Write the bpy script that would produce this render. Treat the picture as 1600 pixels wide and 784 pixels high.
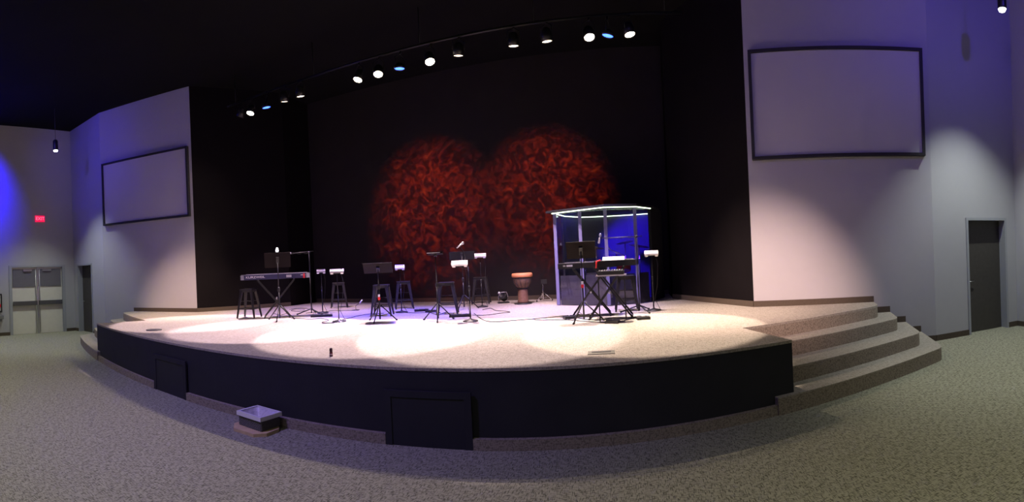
import bpy, bmesh, math, random
from mathutils import Vector, Matrix

PI = math.pi
R = math.radians
scene = bpy.context.scene
col = scene.collection
for _o in list(bpy.data.objects):
    bpy.data.objects.remove(_o)

# ------------------------------------------------------------------ camera
# phone panorama: a cylinder, 118 degrees wide, hand held and slightly rolled
CAM = Vector((3.907, -4.5604, 1.7776))
cd = bpy.data.cameras.new('camera')
cam = bpy.data.objects.new('camera', cd)
col.objects.link(cam)
scene.camera = cam
cd.type = 'PANO'
cd.panorama_type = 'CENTRAL_CYLINDRICAL'
cd.central_cylindrical_range_u_min = -800 / 775.2021
cd.central_cylindrical_range_u_max = 800 / 775.2021
cd.central_cylindrical_range_v_min = (403.1283 - 784) / 775.2021
cd.central_cylindrical_range_v_max = 403.1283 / 775.2021
cd.central_cylindrical_radius = 1.0
cd.clip_start = 0.02
cd.clip_end = 200


def _rot(y, tx, ty):
    return (Matrix.Rotation(ty, 3, 'Y') @ Matrix.Rotation(tx, 3, 'X') @ Matrix.Rotation(y, 3, 'Z'))


_M = _rot(-0.2386, -0.0007, -0.048)          # rows: right, forward, up
right, fwd, up = _M[0], _M[1], _M[2]
m3 = Matrix((right, up, -fwd)).transposed()
cam.matrix_world = Matrix.Translation(CAM) @ m3.to_4x4()

# ------------------------------------------------------------------ world, exposure
w = bpy.data.worlds.new('world')
scene.world = w
w.use_nodes = True
w.node_tree.nodes['Background'].inputs[0].default_value = (0.55, 0.6, 1.0, 1)
w.node_tree.nodes['Background'].inputs[1].default_value = 0.0035
vs = scene.view_settings
vs.view_transform = 'Standard'
vs.look = 'None'
vs.gamma = 1.0
vs.exposure = 0.0
vs.use_curve_mapping = False

HS = 0.7584          # stage height
CZ = 6.65            # ceiling height
RIG = (4.0, 5.5)     # y and height of the lamp lenses


def spot(name, loc, target, power, color, size, blend=0.15, soft=0.06):
    l = bpy.data.lights.new(name, 'SPOT')
    l.energy = power
    l.color = color
    l.spot_size = R(size)
    l.spot_blend = blend
    l.shadow_soft_size = soft
    o = bpy.data.objects.new(name, l)
    col.objects.link(o)
    o.location = loc
    o.rotation_euler = (Vector(target) - Vector(loc)).to_track_quat('-Z', 'Y').to_euler()
    return o


WARM = (1.0, 0.76, 0.60)
PINK = (1.0, 0.66, 0.70)
BLUE = (0.10, 0.07, 1.0)
HOUSE = (1.0, 1.0, 0.74)

# x of lens, lens aim, bright towards the house or seen edge-on
LAMPS = [  # x, aim, power, colour, cone, blend
    (-4.48, (-5.5, 3.0, HS), 1300, (1.0, 0.76, 0.64), 44, 1.0),
    (-4.13, (-4.0, 2.12, HS), 3000, (1, .75, .80), 36, 0.12),
    (-3.06, (-3.6, 4.9, HS), 1100, PINK, 54, 0.8),
    (-2.60, (-2.6, 5.0, HS), 700, (1, .68, .72), 44, 0.8),
    (-1.15, (-1.8, 2.07, HS), 3500, (1, .74, .84), 36, 0.12),
    (-0.67, (0.1, 2.03, HS), 3500, (1, .76, .80), 37, 0.12),
    (0.44, (1.8, 2.05, HS), 3500, (1, .80, .76), 37, 0.12),
    (1.00, (0.5, 5.6, HS), 800, (1, .68, .78), 60, 0.8),
    (2.04, (1.9, 5.4, HS), 1300, (1, .72, .86), 56, 0.8),
    (2.64, (3.0, 5.0, HS), 1700, (1, .78, .84), 52, 0.8),
    (3.38, (3.98, 2.15, HS), 2600, (1, .80, .64), 35, 0.12),
    (4.08, (5.0, 3.3, HS), 1500, (1.0, 0.80, 0.66), 44, 1.0),
]
for i, (x, aim, pw, c, sz, bl) in enumerate(LAMPS):
    spot('rig_beam', (x, RIG[0], RIG[1]), aim, pw, c, sz, bl, 0.05)
# every lamp also spills past its cone, out to the first rows of the house
for x in (-4.1, -0.9, 0.44, 3.4):
    spot('rig_spill', (x, RIG[0] - .02, RIG[1]), (x * 1.1, 0.2, 0), 260, (1, .82, .60), 140, 1.0, 0.05)
for x, pw, c in ((-2.6, 1100, (1, .72, .74)), (-0.5, 1500, (1, .74, .86)), (1.5, 1500, (1, .78, .80)), (3.2, 1200, (1, .82, .68))):
    spot('added_fill', (x, RIG[0], RIG[1]), (x * 1.05, 2.55, HS), pw, c, 42, 1.0, 0.1)  # extra soft fills added to brighten mid-stage, no cans on the pipe
# two unseen lamps added to imitate stage bounce on the screen-wall feet
spot('added_bounce', (1.5, -4.5, 6.3), (6.1, 3.6, 0.7), 9000, (1.0, 0.68, 0.58), 22, 1.0, 0.1)
spot('added_bounce', (-1.5, -4.5, 6.3), (-6.15, 3.6, 0.65), 5000, (1.0, 0.68, 0.54), 20, 1.0, 0.1)
# blue LED cans
for x, aim, pw, sz in ((-3.6, (-3.2, 4.6, HS), 1000, 60), (-0.2, (-0.7, 4.3, HS), 4200, 48), (3.69, (2.4, 4.5, HS), 1500, 56)):
    spot('blue_beam', (x, RIG[0], RIG[1]), aim, pw, BLUE, sz, 0.9, 0.08)
spot('blue_front', (-1.0, -3.5, 6.3), (-.5, 0.2, 0.4), 950, (0.36, 0.24, 1.0), 88, 1.0, 0.2)
# house downlights (pendants); the ones outside the frame are lamps only
PEND = [(-9.02, 1.2, 5.43), (9.5, 1.3, 5.45)]
for (x, y, z), pw in zip(PEND, (460, 640)):
    spot('pendant_beam', (x, y, z - 0.06), (x, y, 0), pw, (.92, 1.0, .93), 82, 0.7, 0.05)
for x, y, pw in ((-6.5, -5.0, 560), (-2.2, -5.5, 420), (2.2, -6.0, 260), (6.5, -5.0, 330), (10.0, -3.6, 230), (-9.5, -3.0, 280)):
    spot('house_beam', (x, y, 6.2), (x, y, 0), pw * 1.25, HOUSE, 112, 1.0, 0.3)
# blue wall washes
spot('blue_wash', (-9.1, -1.3, 5.7), (-10.94, -1.2, 4.8), 3200, (0.012, 0.0, 1.0), 90, 1.0, 0.1)
spot('blue_wash', (8.7, -2.2, 6.3), (9.6, 2.6, 6.2), 260, (0.12, 0.07, 1.0), 70, 1.0, 0.1)
spot('blue_wash', (-7.5, -1.6, 6.3), (-9.4, 2.6, 5.6), 230, (0.10, 0.06, 1.0), 62, 1.0, 0.1)
spot('added_screen_tint', (4.5, -3.4, 6.2), (7.4, 3.1, 4.2), 300, (0.32, 0.19, 1.0), 80, 1.0, 0.2)  # unseen blue spots added for LED light reflected onto the screen walls
spot('added_screen_tint', (-4.0, -3.4, 6.2), (-7.4, 3.1, 4.2), 200, (0.30, 0.18, 1.0), 80, 1.0, 0.2)


# red breakup patterns thrown on the back wall
def gobo(loc, target, power, size, seed):
    o = spot('gobo_beam', loc, target, power, (1, 1, 1), size, 1.0, 0.01)
    l = o.data
    l.use_nodes = True
    nt = l.node_tree
    em = nt.nodes['Emission']
    tc = nt.nodes.new('ShaderNodeTexCoord')
    mp = nt.nodes.new('ShaderNodeMapping')
    mp.inputs['Location'].default_value = (seed, seed * 1.7, 0)
    n1 = nt.nodes.new('ShaderNodeTexNoise')
    n1.inputs['Scale'].default_value = 24.0
    n1.inputs['Detail'].default_value = 7
    n1.inputs['Roughness'].default_value = 0.74
    n1.inputs['Distortion'].default_value = 1.2
    rp = nt.nodes.new('ShaderNodeValToRGB')
    rp.color_ramp.elements[0].position = 0.46
    rp.color_ramp.elements[0].color = (0.05, 0.003, 0.002, 1)
    rp.color_ramp.elements[1].position = 0.72
    rp.color_ramp.elements[1].color = (1.0, 0.11, 0.02, 1)
    e = rp.color_ramp.elements.new(0.60)
    e.color = (0.40, 0.024, 0.006, 1)
    nt.links.new(tc.outputs['Normal'], mp.inputs['Vector'])
    nt.links.new(mp.outputs['Vector'], n1.inputs['Vector'])
    nt.links.new(n1.outputs['Fac'], rp.inputs['Fac'])
    nt.links.new(rp.outputs['Color'], em.inputs['Color'])
    em.inputs['Strength'].default_value = 1.0


gobo((-1.0, 2.6, 5.3), (-1.0, 7.2, 3.25), 17000, 45, 3.1)
gobo((1.9, 2.6, 5.3), (1.9, 7.2, 3.35), 17000, 41, 8.4)


# ------------------------------------------------------------------ materials
def mat(name, color, rough=0.6, metal=0.0, spec=0.5, noise=None, emit=None, estr=0.0, bump=0.0, bscale=60):
    m = bpy.data.materials.new(name)
    m.use_nodes = True
    nt = m.node_tree
    b = nt.nodes['Principled BSDF']
    b.inputs['Base Color'].default_value = (*color, 1)
    b.inputs['Roughness'].default_value = rough
    b.inputs['Metallic'].default_value = metal
    b.inputs['Specular IOR Level'].default_value = spec
    if emit:
        b.inputs['Emission Color'].default_value = (*emit, 1)
        b.inputs['Emission Strength'].default_value = estr
    tc = nt.nodes.new('ShaderNodeTexCoord')
    if noise:
        n = nt.nodes.new('ShaderNodeTexNoise')
        n.inputs['Scale'].default_value = noise[0]
        n.inputs['Detail'].default_value = 4
        nt.links.new(tc.outputs['Object'], n.inputs['Vector'])
        mx = nt.nodes.new('ShaderNodeMix')
        mx.data_type = 'RGBA'
        mx.inputs[6].default_value = (*[c * (1 - noise[1]) for c in color], 1)
        mx.inputs[7].default_value = (*[min(1, c * (1 + noise[1])) for c in color], 1)
        nt.links.new(n.outputs['Fac'], mx.inputs[0])
        nt.links.new(mx.outputs[2], b.inputs['Base Color'])
    if bump:
        n2 = nt.nodes.new('ShaderNodeTexNoise')
        n2.inputs['Scale'].default_value = bscale
        n2.inputs['Detail'].default_value = 3
        nt.links.new(tc.outputs['Object'], n2.inputs['Vector'])
        bp = nt.nodes.new('ShaderNodeBump')
        bp.inputs['Strength'].default_value = bump
        bp.inputs['Distance'].default_value = 0.01
        nt.links.new(n2.outputs['Fac'], bp.inputs['Height'])
        nt.links.new(bp.outputs['Normal'], b.inputs['Normal'])
    return m


def carpet(name, base, dark, amount):
    """loop carpet with short dark dashes running both ways"""
    m = bpy.data.materials.new(name)
    m.use_nodes = True
    nt = m.node_tree
    b = nt.nodes['Principled BSDF']
    b.inputs['Roughness'].default_value = 0.95
    b.inputs['Specular IOR Level'].default_value = 0.1
    tc = nt.nodes.new('ShaderNodeTexCoord')

    def stretched(sx, sy, sz, lo, hi):
        mp = nt.nodes.new('ShaderNodeMapping')
        mp.inputs['Scale'].default_value = (sx, sy, sz)
        mp.inputs['Rotation'].default_value = (0, 0, 0.25)
        n = nt.nodes.new('ShaderNodeTexNoise')
        n.inputs['Scale'].default_value = 1.0
        n.inputs['Detail'].default_value = 2.0
        nt.links.new(tc.outputs['Object'], mp.inputs['Vector'])
        nt.links.new(mp.outputs['Vector'], n.inputs['Vector'])
        mr = nt.nodes.new('ShaderNodeMapRange')
        mr.inputs['From Min'].default_value = lo
        mr.inputs['From Max'].default_value = hi
        nt.links.new(n.outputs['Fac'], mr.inputs['Value'])
        return mr.outputs['Result']
    a = stretched(18, 120, 90, 0.55, 0.60)
    c = stretched(120, 18, 40, 0.55, 0.60)
    mxm = nt.nodes.new('ShaderNodeMath')
    mxm.operation = 'MAXIMUM'
    nt.links.new(a, mxm.inputs[0])
    nt.links.new(c, mxm.inputs[1])
    ml = nt.nodes.new('ShaderNodeMath')
    ml.operation = 'MULTIPLY'
    ml.inputs[1].default_value = amount
    nt.links.new(mxm.outputs[0], ml.inputs[0])
    mx = nt.nodes.new('ShaderNodeMix')
    mx.data_type = 'RGBA'
    mx.inputs[6].default_value = (*base, 1)
    mx.inputs[7].default_value = (*dark, 1)
    nt.links.new(ml.outputs[0], mx.inputs[0])
    nt.links.new(mx.outputs[2], b.inputs['Base Color'])
    bp = nt.nodes.new('ShaderNodeBump')
    bp.inputs['Strength'].default_value = 0.4
    bp.inputs['Distance'].default_value = 0.004
    nt.links.new(mxm.outputs[0], bp.inputs['Height'])
    nt.links.new(bp.outputs['Normal'], b.inputs['Normal'])
    return m


M = {
    'carpet': carpet('house_carpet', (0.33, 0.322, 0.25), (0.07, 0.068, 0.05), 0.8),
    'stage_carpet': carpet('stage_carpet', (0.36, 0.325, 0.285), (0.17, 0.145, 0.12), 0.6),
    'riser_carpet': carpet('riser_carpet', (0.30, 0.255, 0.21), (0.12, 0.10, 0.085), 0.7),  # deck carpet again; the brown of the warm light is put into the colour
    'white_wall': mat('white_wall', (0.39, 0.385, 0.41), 0.85, noise=(6, .03), bump=.15, bscale=180),
    'back_wall': mat('back_wall_dark', (0.020, 0.017, 0.019), 0.9, spec=.15, noise=(2, .2), bump=.15, bscale=120),
    'black_wall': mat('black_wall', (0.009, 0.0078, 0.0088), 1.0, spec=.01, noise=(2, .2), bump=.15, bscale=120),
    'ceiling': mat('ceiling_black', (0.006, 0.006, 0.0065), 0.95, spec=.1, noise=(1.5, .25)),
    'base_brown': mat('carpet_base', (0.085, 0.068, 0.052), 0.95, spec=.1, noise=(70, .3)),
    'fascia': mat('fascia_black', (0.026, 0.026, 0.032), 0.8, spec=.2, noise=(3, .2), bump=.1),
    'hatch': mat('hatch_black', (0.020, 0.020, 0.028), 0.6, spec=.3, noise=(8, .2)),
    'screen': mat('screen_white', (0.44, 0.43, 0.47), 0.8, noise=(3, .02)),
    'frame_black': mat('frame_black', (0.012, 0.011, 0.016), 0.7, noise=(8, .2)),
    'door_grey': mat('door_grey', (0.62, 0.60, 0.54), 0.55, noise=(9, .05)),
    'door_dark': mat('door_dark_wood', (0.05, 0.045, 0.04), 0.5, noise=(14, .25)),
    'door_frame': mat('door_frame_grey', (0.30, 0.31, 0.34), 0.5, noise=(9, .05)),
    'steel': mat('brushed_steel', (0.55, 0.55, 0.56), 0.3, 1.0, noise=(30, .08)),
    'bar_dark': mat('push_bar_dark', (0.12, 0.12, 0.13), 0.4, 0.6, noise=(20, .1)),
    'chrome': mat('chrome', (0.8, 0.8, 0.82), 0.12, 1.0, noise=(30, .03)),
    'gun': mat('gunmetal', (0.045, 0.043, 0.043), 0.38, 0.6, noise=(20, .15)),
    'desk_black': mat('desk_black', (0.008, 0.008, 0.010), 0.7, noise=(20, .15)),
    'mixer_dim': mat('mixer_dim_face', (0.22, 0.21, 0.24), 0.5, noise=(40, .3)),  # darker copy of the light face; weak light is put into the colour
    'lit_edge': mat('lit_edge', (0.8, 0.78, 0.76), 0.7, noise=(20, .02)),  # only for the imitated glint on the flat desk
    'black_metal': mat('black_metal', (0.010, 0.010, 0.011), 0.42, 0.1, noise=(30, .2)),
    'black_plastic': mat('black_plastic', (0.012, 0.012, 0.013), 0.5, noise=(30, .2)),
    'desk': mat('desk_brown_black', (0.012, 0.0085, 0.008), 0.8, 0.0, .15, noise=(20, .15)),
    'rubber': mat('rubber', (0.02, 0.02, 0.02), 0.8, noise=(30, .2)),
    'mixer_white': mat('mixer_light_face', (0.85, 0.83, 0.82), 0.4, noise=(40, .05)),
    'piano_blue_lit': mat('keyboard_blue_lit', (0.04, 0.038, 0.105), 0.4, 0.2, noise=(20, .1)),  # blue light falling on the case is put into its colour
    'silver': mat('silver_trim', (0.6, 0.58, 0.62), 0.3, 0.6, noise=(20, .05)),
    'ivory': mat('ivory_keys', (0.75, 0.74, 0.70), 0.3, noise=(20, .03)),
    'red': mat('red_plastic', (0.75, 0.02, 0.03), 0.4, noise=(20, .1)),
    'drum_red': mat('drum_red', (0.80, 0.01, 0.03), 0.25, noise=(20, .1)),
    'wood': mat('djembe_wood', (0.15, 0.075, 0.045), 0.55, noise=(18, .4), bump=.3, bscale=40),
    'wood_dark': mat('djembe_carved', (0.14, 0.075, 0.045), 0.65, noise=(30, .5), bump=.8, bscale=50),
    'skin': mat('djembe_head', (0.62, 0.24, 0.10), 0.6, noise=(10, .1)),
    'rope': mat('rope', (0.03, 0.028, 0.03), 0.8, noise=(60, .3)),
    'brass': mat('cymbal_bronze', (0.45, 0.30, 0.12), 0.3, 0.9, noise=(20, .15)),
    'post': mat('frosted_post', (0.15, 0.14, 0.27), 0.35, noise=(9, .05)),
    'foam': mat('booth_foam', (0.008, 0.008, 0.009), 0.95, noise=(40, .3), bump=.5, bscale=60),
    'booth_back': mat('booth_back_panel', (0.07, 0.07, 0.09), 0.9, noise=(30, .2)),
    'wicker': mat('wicker', (0.11, 0.10, 0.11), 0.7, noise=(70, .6), bump=.8, bscale=90),
    'bin_white': mat('bin_white', (0.72, 0.70, 0.76), 0.4, noise=(20, .04)),
    'liner': mat('plastic_liner', (0.55, 0.52, 0.60), 0.35, noise=(22, .25), bump=1.0, bscale=25),
    'stone': mat('tan_slab', (0.52, 0.38, 0.22), 0.8, noise=(14, .25), bump=.6, bscale=30),
    'plate': mat('pocket_plate', (0.07, 0.06, 0.045), 0.6, 0.0, noise=(40, .2)),
    'pit': mat('pocket_dark', (0.03, 0.028, 0.03), 0.7, noise=(40, .2)),
    'bottle': mat('bottle_brown', (0.16, 0.035, 0.03), 0.25, noise=(20, .1)),
    'bottle_cap': mat('bottle_cap_dark', (0.05, 0.005, 0.01), 0.4, noise=(20, .1)),
    'label_tan': mat('bottle_label_tan', (0.55, 0.40, 0.36), 0.6, noise=(20, .1)),
    'exit_red': mat('exit_red', (0.6, 0.01, 0.04), 0.4, emit=(1.0, 0.005, 0.09), estr=0.9),
    'exit_white': mat('exit_letters', (0.8, 0.5, 0.55), 0.4, emit=(1.0, 0.16, 0.30), estr=1.0),
    'lamp_on': mat('lamp_lens_lit', (1, 1, 1), 0.4, emit=(1.0, 0.86, 0.62), estr=28),
    'lamp_dim': mat('lamp_lens_edge', (1, 1, 1), 0.4, emit=(1.0, 0.80, 0.55), estr=6),
    'lamp_blue': mat('lamp_lens_blue', (0.2, 0.3, 1), 0.4, emit=(0.03, 0.10, 1.0), estr=7),
    'pend_on': mat('pendant_lens', (1, 1, 1), 0.4, emit=(0.95, 1.0, 0.95), estr=9),
    'led': mat('led_strip', (1, 1, 1), 0.4, emit=(0.80, 1.0, 0.66), estr=3.0),
    'indicator': mat('indicator_light', (1, 1, 1), 0.4, emit=(0.9, 0.92, 1.0), estr=2.0),
    'poster': mat('poster_paper', (0.45, 0.42, 0.42), 0.6, noise=(30, .2)),
    'grey_box': mat('grey_box', (0.17, 0.17, 0.18), 0.6, noise=(20, .2)),
    'text_white': mat('text_white', (0.85, 0.82, 0.85), 0.5, noise=(20, .02)),
    'drum_head': mat('drum_head', (0.6, 0.6, 0.62), 0.5, noise=(20, .05)),
}


def acrylic():
    m = bpy.data.materials.new('clear_acrylic')
    m.use_nodes = True
    nt = m.node_tree
    nt.nodes.remove(nt.nodes['Principled BSDF'])
    out = nt.nodes['Material Output']
    tr = nt.nodes.new('ShaderNodeBsdfTransparent')
    tr.inputs[0].default_value = (0.90, 0.90, 0.96, 1)
    gl = nt.nodes.new('ShaderNodeBsdfGlossy')
    gl.inputs['Roughness'].default_value = 0.03
    lw = nt.nodes.new('ShaderNodeLayerWeight')
    lw.inputs['Blend'].default_value = 0.5
    pw = nt.nodes.new('ShaderNodeMath')
    pw.operation = 'POWER'
    pw.inputs[1].default_value = 5.0
    nt.links.new(lw.outputs['Facing'], pw.inputs[0])
    fr = nt.nodes.new('ShaderNodeMath')
    fr.operation = 'MULTIPLY_ADD'
    fr.inputs[1].default_value = 0.95
    fr.inputs[2].default_value = 0.035
    nt.links.new(pw.outputs[0], fr.inputs[0])
    mx = nt.nodes.new('ShaderNodeMixShader')
    nt.links.new(fr.outputs[0], mx.inputs[0])
    nt.links.new(tr.outputs[0], mx.inputs[1])
    nt.links.new(gl.outputs[0], mx.inputs[2])
    nt.links.new(mx.outputs[0], out.inputs[0])
    return m


M['acrylic'] = acrylic()


# ------------------------------------------------------------------ mesh kit
class MB:
    def __init__(self):
        self.bm = bmesh.new()

    def box(self, c, s, rot=None, taper=None):
        """box centred at c with size s; rot = Euler tuple; taper scales the bottom face"""
        vs_ = []
        for dz in (-.5, .5):
            k = taper if (taper and dz < 0) else 1.0
            for dx, dy in ((-.5, -.5), (.5, -.5), (.5, .5), (-.5, .5)):
                vs_.append(Vector((dx * s[0] * k, dy * s[1] * k, dz * s[2])))
        if rot:
            mm = Matrix.Rotation(rot[2], 3, 'Z') @ Matrix.Rotation(rot[1], 3, 'Y') @ Matrix.Rotation(rot[0], 3, 'X')
            vs_ = [mm @ v for v in vs_]
        vv = [self.bm.verts.new(v + Vector(c)) for v in vs_]
        for f in ((3, 2, 1, 0), (4, 5, 6, 7), (0, 1, 5, 4), (1, 2, 6, 5), (2, 3, 7, 6), (3, 0, 4, 7)):
            self.bm.faces.new([vv[i] for i in f])
        return self

    def bar(self, p0, p1, w0, w1=None, d0=None, d1=None, up=None):
        """four-sided tapered bar from p0 to p1"""
        w1 = w0 if w1 is None else w1
        d0 = w0 if d0 is None else d0
        d1 = w1 if d1 is None else d1
        p0, p1 = Vector(p0), Vector(p1)
        t = (p1 - p0).normalized()
        u = Vector(up) if up else (Vector((0, 0, 1)) if abs(t.z) < .95 else Vector((0, 1, 0)))
        a = t.cross(u).normalized()
        b = a.cross(t).normalized()
        vv = []
        for p, ww, dd in ((p0, w0, d0), (p1, w1, d1)):
            for sx, sy in ((-.5, -.5), (.5, -.5), (.5, .5), (-.5, .5)):
                vv.append(self.bm.verts.new(p + a * ww * sx + b * dd * sy))
        for f in ((3, 2, 1, 0), (4, 5, 6, 7), (0, 1, 5, 4), (1, 2, 6, 5), (2, 3, 7, 6), (3, 0, 4, 7)):
            self.bm.faces.new([vv[i] for i in f])
        return self

    def tube(self, pts, r, n=8, r1=None):
        pts = [Vector(p) for p in pts]
        rings = []
        L = len(pts)
        pa = None
        for i, p in enumerate(pts):
            t = (pts[min(i + 1, L - 1)] - pts[max(i - 1, 0)])
            if t.length < 1e-9:
                t = Vector((0, 0, 1))
            t.normalize()
            if pa is None:
                u = Vector((0, 0, 1)) if abs(t.z) < .9 else Vector((1, 0, 0))
                a = t.cross(u).normalized()
            else:
                a = (pa - t * pa.dot(t)).normalized()
            pa = a
            b = t.cross(a)
            rr = r if r1 is None else r + (r1 - r) * i / (L - 1)
            rings.append([self.bm.verts.new(p + (a * math.cos(2 * PI * k / n) + b * math.sin(2 * PI * k / n)) * rr) for k in range(n)])
        for i in range(L - 1):
            for k in range(n):
                f = self.bm.faces.new((rings[i][k], rings[i][(k + 1) % n], rings[i + 1][(k + 1) % n], rings[i + 1][k]))
                f.smooth = True
        self.bm.faces.new(rings[0][::-1])
        self.bm.faces.new(rings[-1])
        return self

    def lathe(self, prof, n=24, c=(0, 0, 0), axis=None):
        """prof: list of (radius, height)"""
        mm = Matrix.Identity(3)
        if axis is not None:
            mm = Vector(axis).to_track_quat('Z', 'Y').to_matrix()
        rings = []
        for r, z in prof:
            if r < 1e-6:
                rings.append([self.bm.verts.new(mm @ Vector((0, 0, z)) + Vector(c))])
            else:
                rings.append([self.bm.verts.new(mm @ Vector((r * math.cos(2 * PI * k / n), r * math.sin(2 * PI * k / n), z)) + Vector(c)) for k in range(n)])
        for a, b in zip(rings[:-1], rings[1:]):
            for k in range(n):
                k2 = (k + 1) % n
                if len(a) == 1 and len(b) == 1:
                    continue
                if len(a) == 1:
                    f = self.bm.faces.new((a[0], b[k2], b[k]))
                elif len(b) == 1:
                    f = self.bm.faces.new((a[k], a[k2], b[0]))
                else:
                    f = self.bm.faces.new((a[k], a[k2], b[k2], b[k]))
                f.smooth = True
        if len(rings[0]) > 1:
            self.bm.faces.new(rings[0][::-1])
        if len(rings[-1]) > 1:
            self.bm.faces.new(rings[-1])
        return self

    def prism(self, pts, z0, z1):
        a = [self.bm.verts.new((p[0], p[1], z0)) for p in pts]
        b = [self.bm.verts.new((p[0], p[1], z1)) for p in pts]
        n = len(pts)
        self.bm.faces.new(a[::-1])
        self.bm.faces.new(b)
        for i in range(n):
            self.bm.faces.new((a[i], a[(i + 1) % n], b[(i + 1) % n], b[i]))
        return self

    def poly(self, pts):
        self.bm.faces.new([self.bm.verts.new(p) for p in pts])
        return self

    def xf(self, m):
        self.bm.transform(m)
        return self

    def obj(self, name, material, parent=None, bevel=0.0, seg=2):
        if bevel:
            es = [e for e in self.bm.edges if len(e.link_faces) == 2 and e.calc_face_angle(0) > 0.6]
            bmesh.ops.bevel(self.bm, geom=es, offset=bevel, segments=seg, affect='EDGES', profile=0.6)
        bmesh.ops.recalc_face_normals(self.bm, faces=self.bm.faces[:])
        me = bpy.data.meshes.new(name)
        self.bm.to_mesh(me)
        self.bm.free()
        me.materials.append(M[material] if isinstance(material, str) else material)
        o = bpy.data.objects.new(name, me)
        col.objects.link(o)
        if parent is not None:
            o.parent = parent
        return o


def thing(name, label, cat, loc=(0, 0, 0), rz=0.0, group=None):
    o = bpy.data.objects.new(name, None)
    o.empty_display_size = 0.1
    col.objects.link(o)
    o.location = loc
    o.rotation_euler = (0, 0, rz)
    o['label'] = label
    o['category'] = cat
    if group:
        o['group'] = group
    return o


def tag(o, label, cat, group=None):
    o['label'] = label
    o['category'] = cat
    if group:
        o['group'] = group
    return o


def struct(o):
    o['kind'] = 'structure'
    return o


def sempty(name, loc=(0, 0, 0), rz=0):
    o = bpy.data.objects.new(name, None)
    col.objects.link(o)
    o.location = loc
    o.rotation_euler = (0, 0, rz)
    o['kind'] = 'structure'
    return o


def dup(root, loc, rz, label=None, group=None):
    def cp(o, parent):
        c = o.copy()
        col.objects.link(c)
        c.parent = parent
        for ch in list(o.children):
            cp(ch, c)
        return c
    r = cp(root, None)
    r.location = loc
    r.rotation_euler = (0, 0, rz)
    if label:
        r['label'] = label
    if group:
        r['group'] = group
    return r


def text_mesh(name, body, size, material, parent, loc, rot, extrude=0.001, width=None, bold=0.0):
    cu = bpy.data.curves.new(name, 'FONT')
    cu.body = body
    cu.size = size
    cu.extrude = extrude
    cu.offset = bold
    cu.align_x = 'CENTER'
    cu.align_y = 'CENTER'
    tmp = bpy.data.objects.new(name + '_curve', cu)
    col.objects.link(tmp)
    dg = bpy.context.evaluated_depsgraph_get()
    me = bpy.data.meshes.new_from_object(tmp.evaluated_get(dg))
    bpy.data.objects.remove(tmp)
    me.materials.clear()
    me.materials.append(M[material])
    o = bpy.data.objects.new(name, me)
    col.objects.link(o)
    o.parent = parent
    o.location = loc
    o.rotation_euler = rot
    if width:
        o.scale = (width, 1, 1)
    return o


# ------------------------------------------------------------------ room plan
BX, BY = 5.959, 3.656               # where black stage wall meets the white screen wall
BETA = 0.342
DX, DY = math.cos(BETA), -math.sin(BETA)
TC = 3.1467
CX, CY = BX + DX * TC, BY + DY * TC  # corner screen wall / door wall
SX, SY = 10.944, CY                  # corner door wall / side wall
BACK = 7.25
IN = (4.78, 6.0)                     # inner end of the black side wall
FLOOR_Y = -14.0


def wall_run(name, P0, P1, z0, z1, material, openings=(), thick=0.2, outside=1):
    """upright wall from P0 to P1 (2-D); openings (u0, u1, top) in metres from P0; grows to the outside"""
    P0, P1 = Vector((*P0, 0)), Vector((*P1, 0))
    L = (P1 - P0).length
    t = (P1 - P0).normalized()
    n = Vector((-t.y, t.x, 0)) * outside * thick
    mb = MB()

    def slab(u0, u1, a, b):
        pts = [P0 + t * u0, P0 + t * u1, P0 + t * u1 + n, P0 + t * u0 + n]
        mb.prism([(p.x, p.y) for p in pts], a, b)
    u = 0.0
    for (a, b, top) in sorted(openings):
        slab(u, a, z0, z1)
        slab(a, b, top, z1)
        u = b
    slab(u, L, z0, z1)
    return struct(mb.obj(name, material))


# floor and ceiling
fl = MB().box((0, -5, -0.1), (26, 18.0 + 8, 0.2)).obj('floor', 'carpet')
struct(fl)
ce = MB().box((0, -3, CZ + 0.1), (26, 24, 0.2)).obj('ceiling', 'ceiling')
struct(ce)

DOOR_U = 0.7396
DW = 1.02
for s, side in ((1, 'right'), (-1, 'left')):
    out = 1 if s > 0 else -1
    wall_run('wall_%s_of_stage' % side, (s * IN[0], IN[1]), (s * BX, BY), 0, CZ, 'black_wall', outside=out)
    wall_run('wall_%s_with_screen' % side, (s * BX, BY), (s * CX, CY), 0, CZ, 'white_wall', outside=out)
    wall_run('wall_%s_with_door' % side, (s * CX, CY), (s * SX, SY), 0, CZ, 'white_wall',
             openings=((DOOR_U, DOOR_U + DW, 2.18),), thick=0.3, outside=out)
    op = ((0.3407, 0.3407 + 1.94, 2.18),) if s < 0 else ()
    wall_run('wall_%s' % side, (s * SX, SY + .3), (s * SX, FLOOR_Y), 0, CZ, 'white_wall',
             openings=tuple((a + .3, b + .3, c) for a, b, c in op), outside=out)
    wall_run('wall_%s_return' % side, (s * (IN[0] + .06), BACK), (s * (IN[0] + .06), IN[1] - .05), 0, CZ, 'black_wall', outside=out)
wall_run('wall_back', (-IN[0] - .4, BACK), (IN[0] + .4, BACK), 0, CZ, 'back_wall', outside=1)
wall_run('wall_behind_camera', (-SX - .3, FLOOR_Y), (SX + .3, FLOOR_Y), 0, CZ, 'white_wall', outside=-1)

# dark rooms behind the doors are closed by the door leaves themselves


def base_run(name, P0, P1, z0, h=0.1, proud=0.02, material='base_brown', outside=1):
    P0, P1 = Vector((*P0, 0)), Vector((*P1, 0))
    t = (P1 - P0).normalized()
    n = Vector((-t.y, t.x, 0)) * -outside * proud
    mb = MB()
    pts = [P0, P1, P1 + n, P0 + n]
    mb.prism([(p.x, p.y) for p in pts], z0, z0 + h)
    return struct(mb.obj(name, material))


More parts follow.
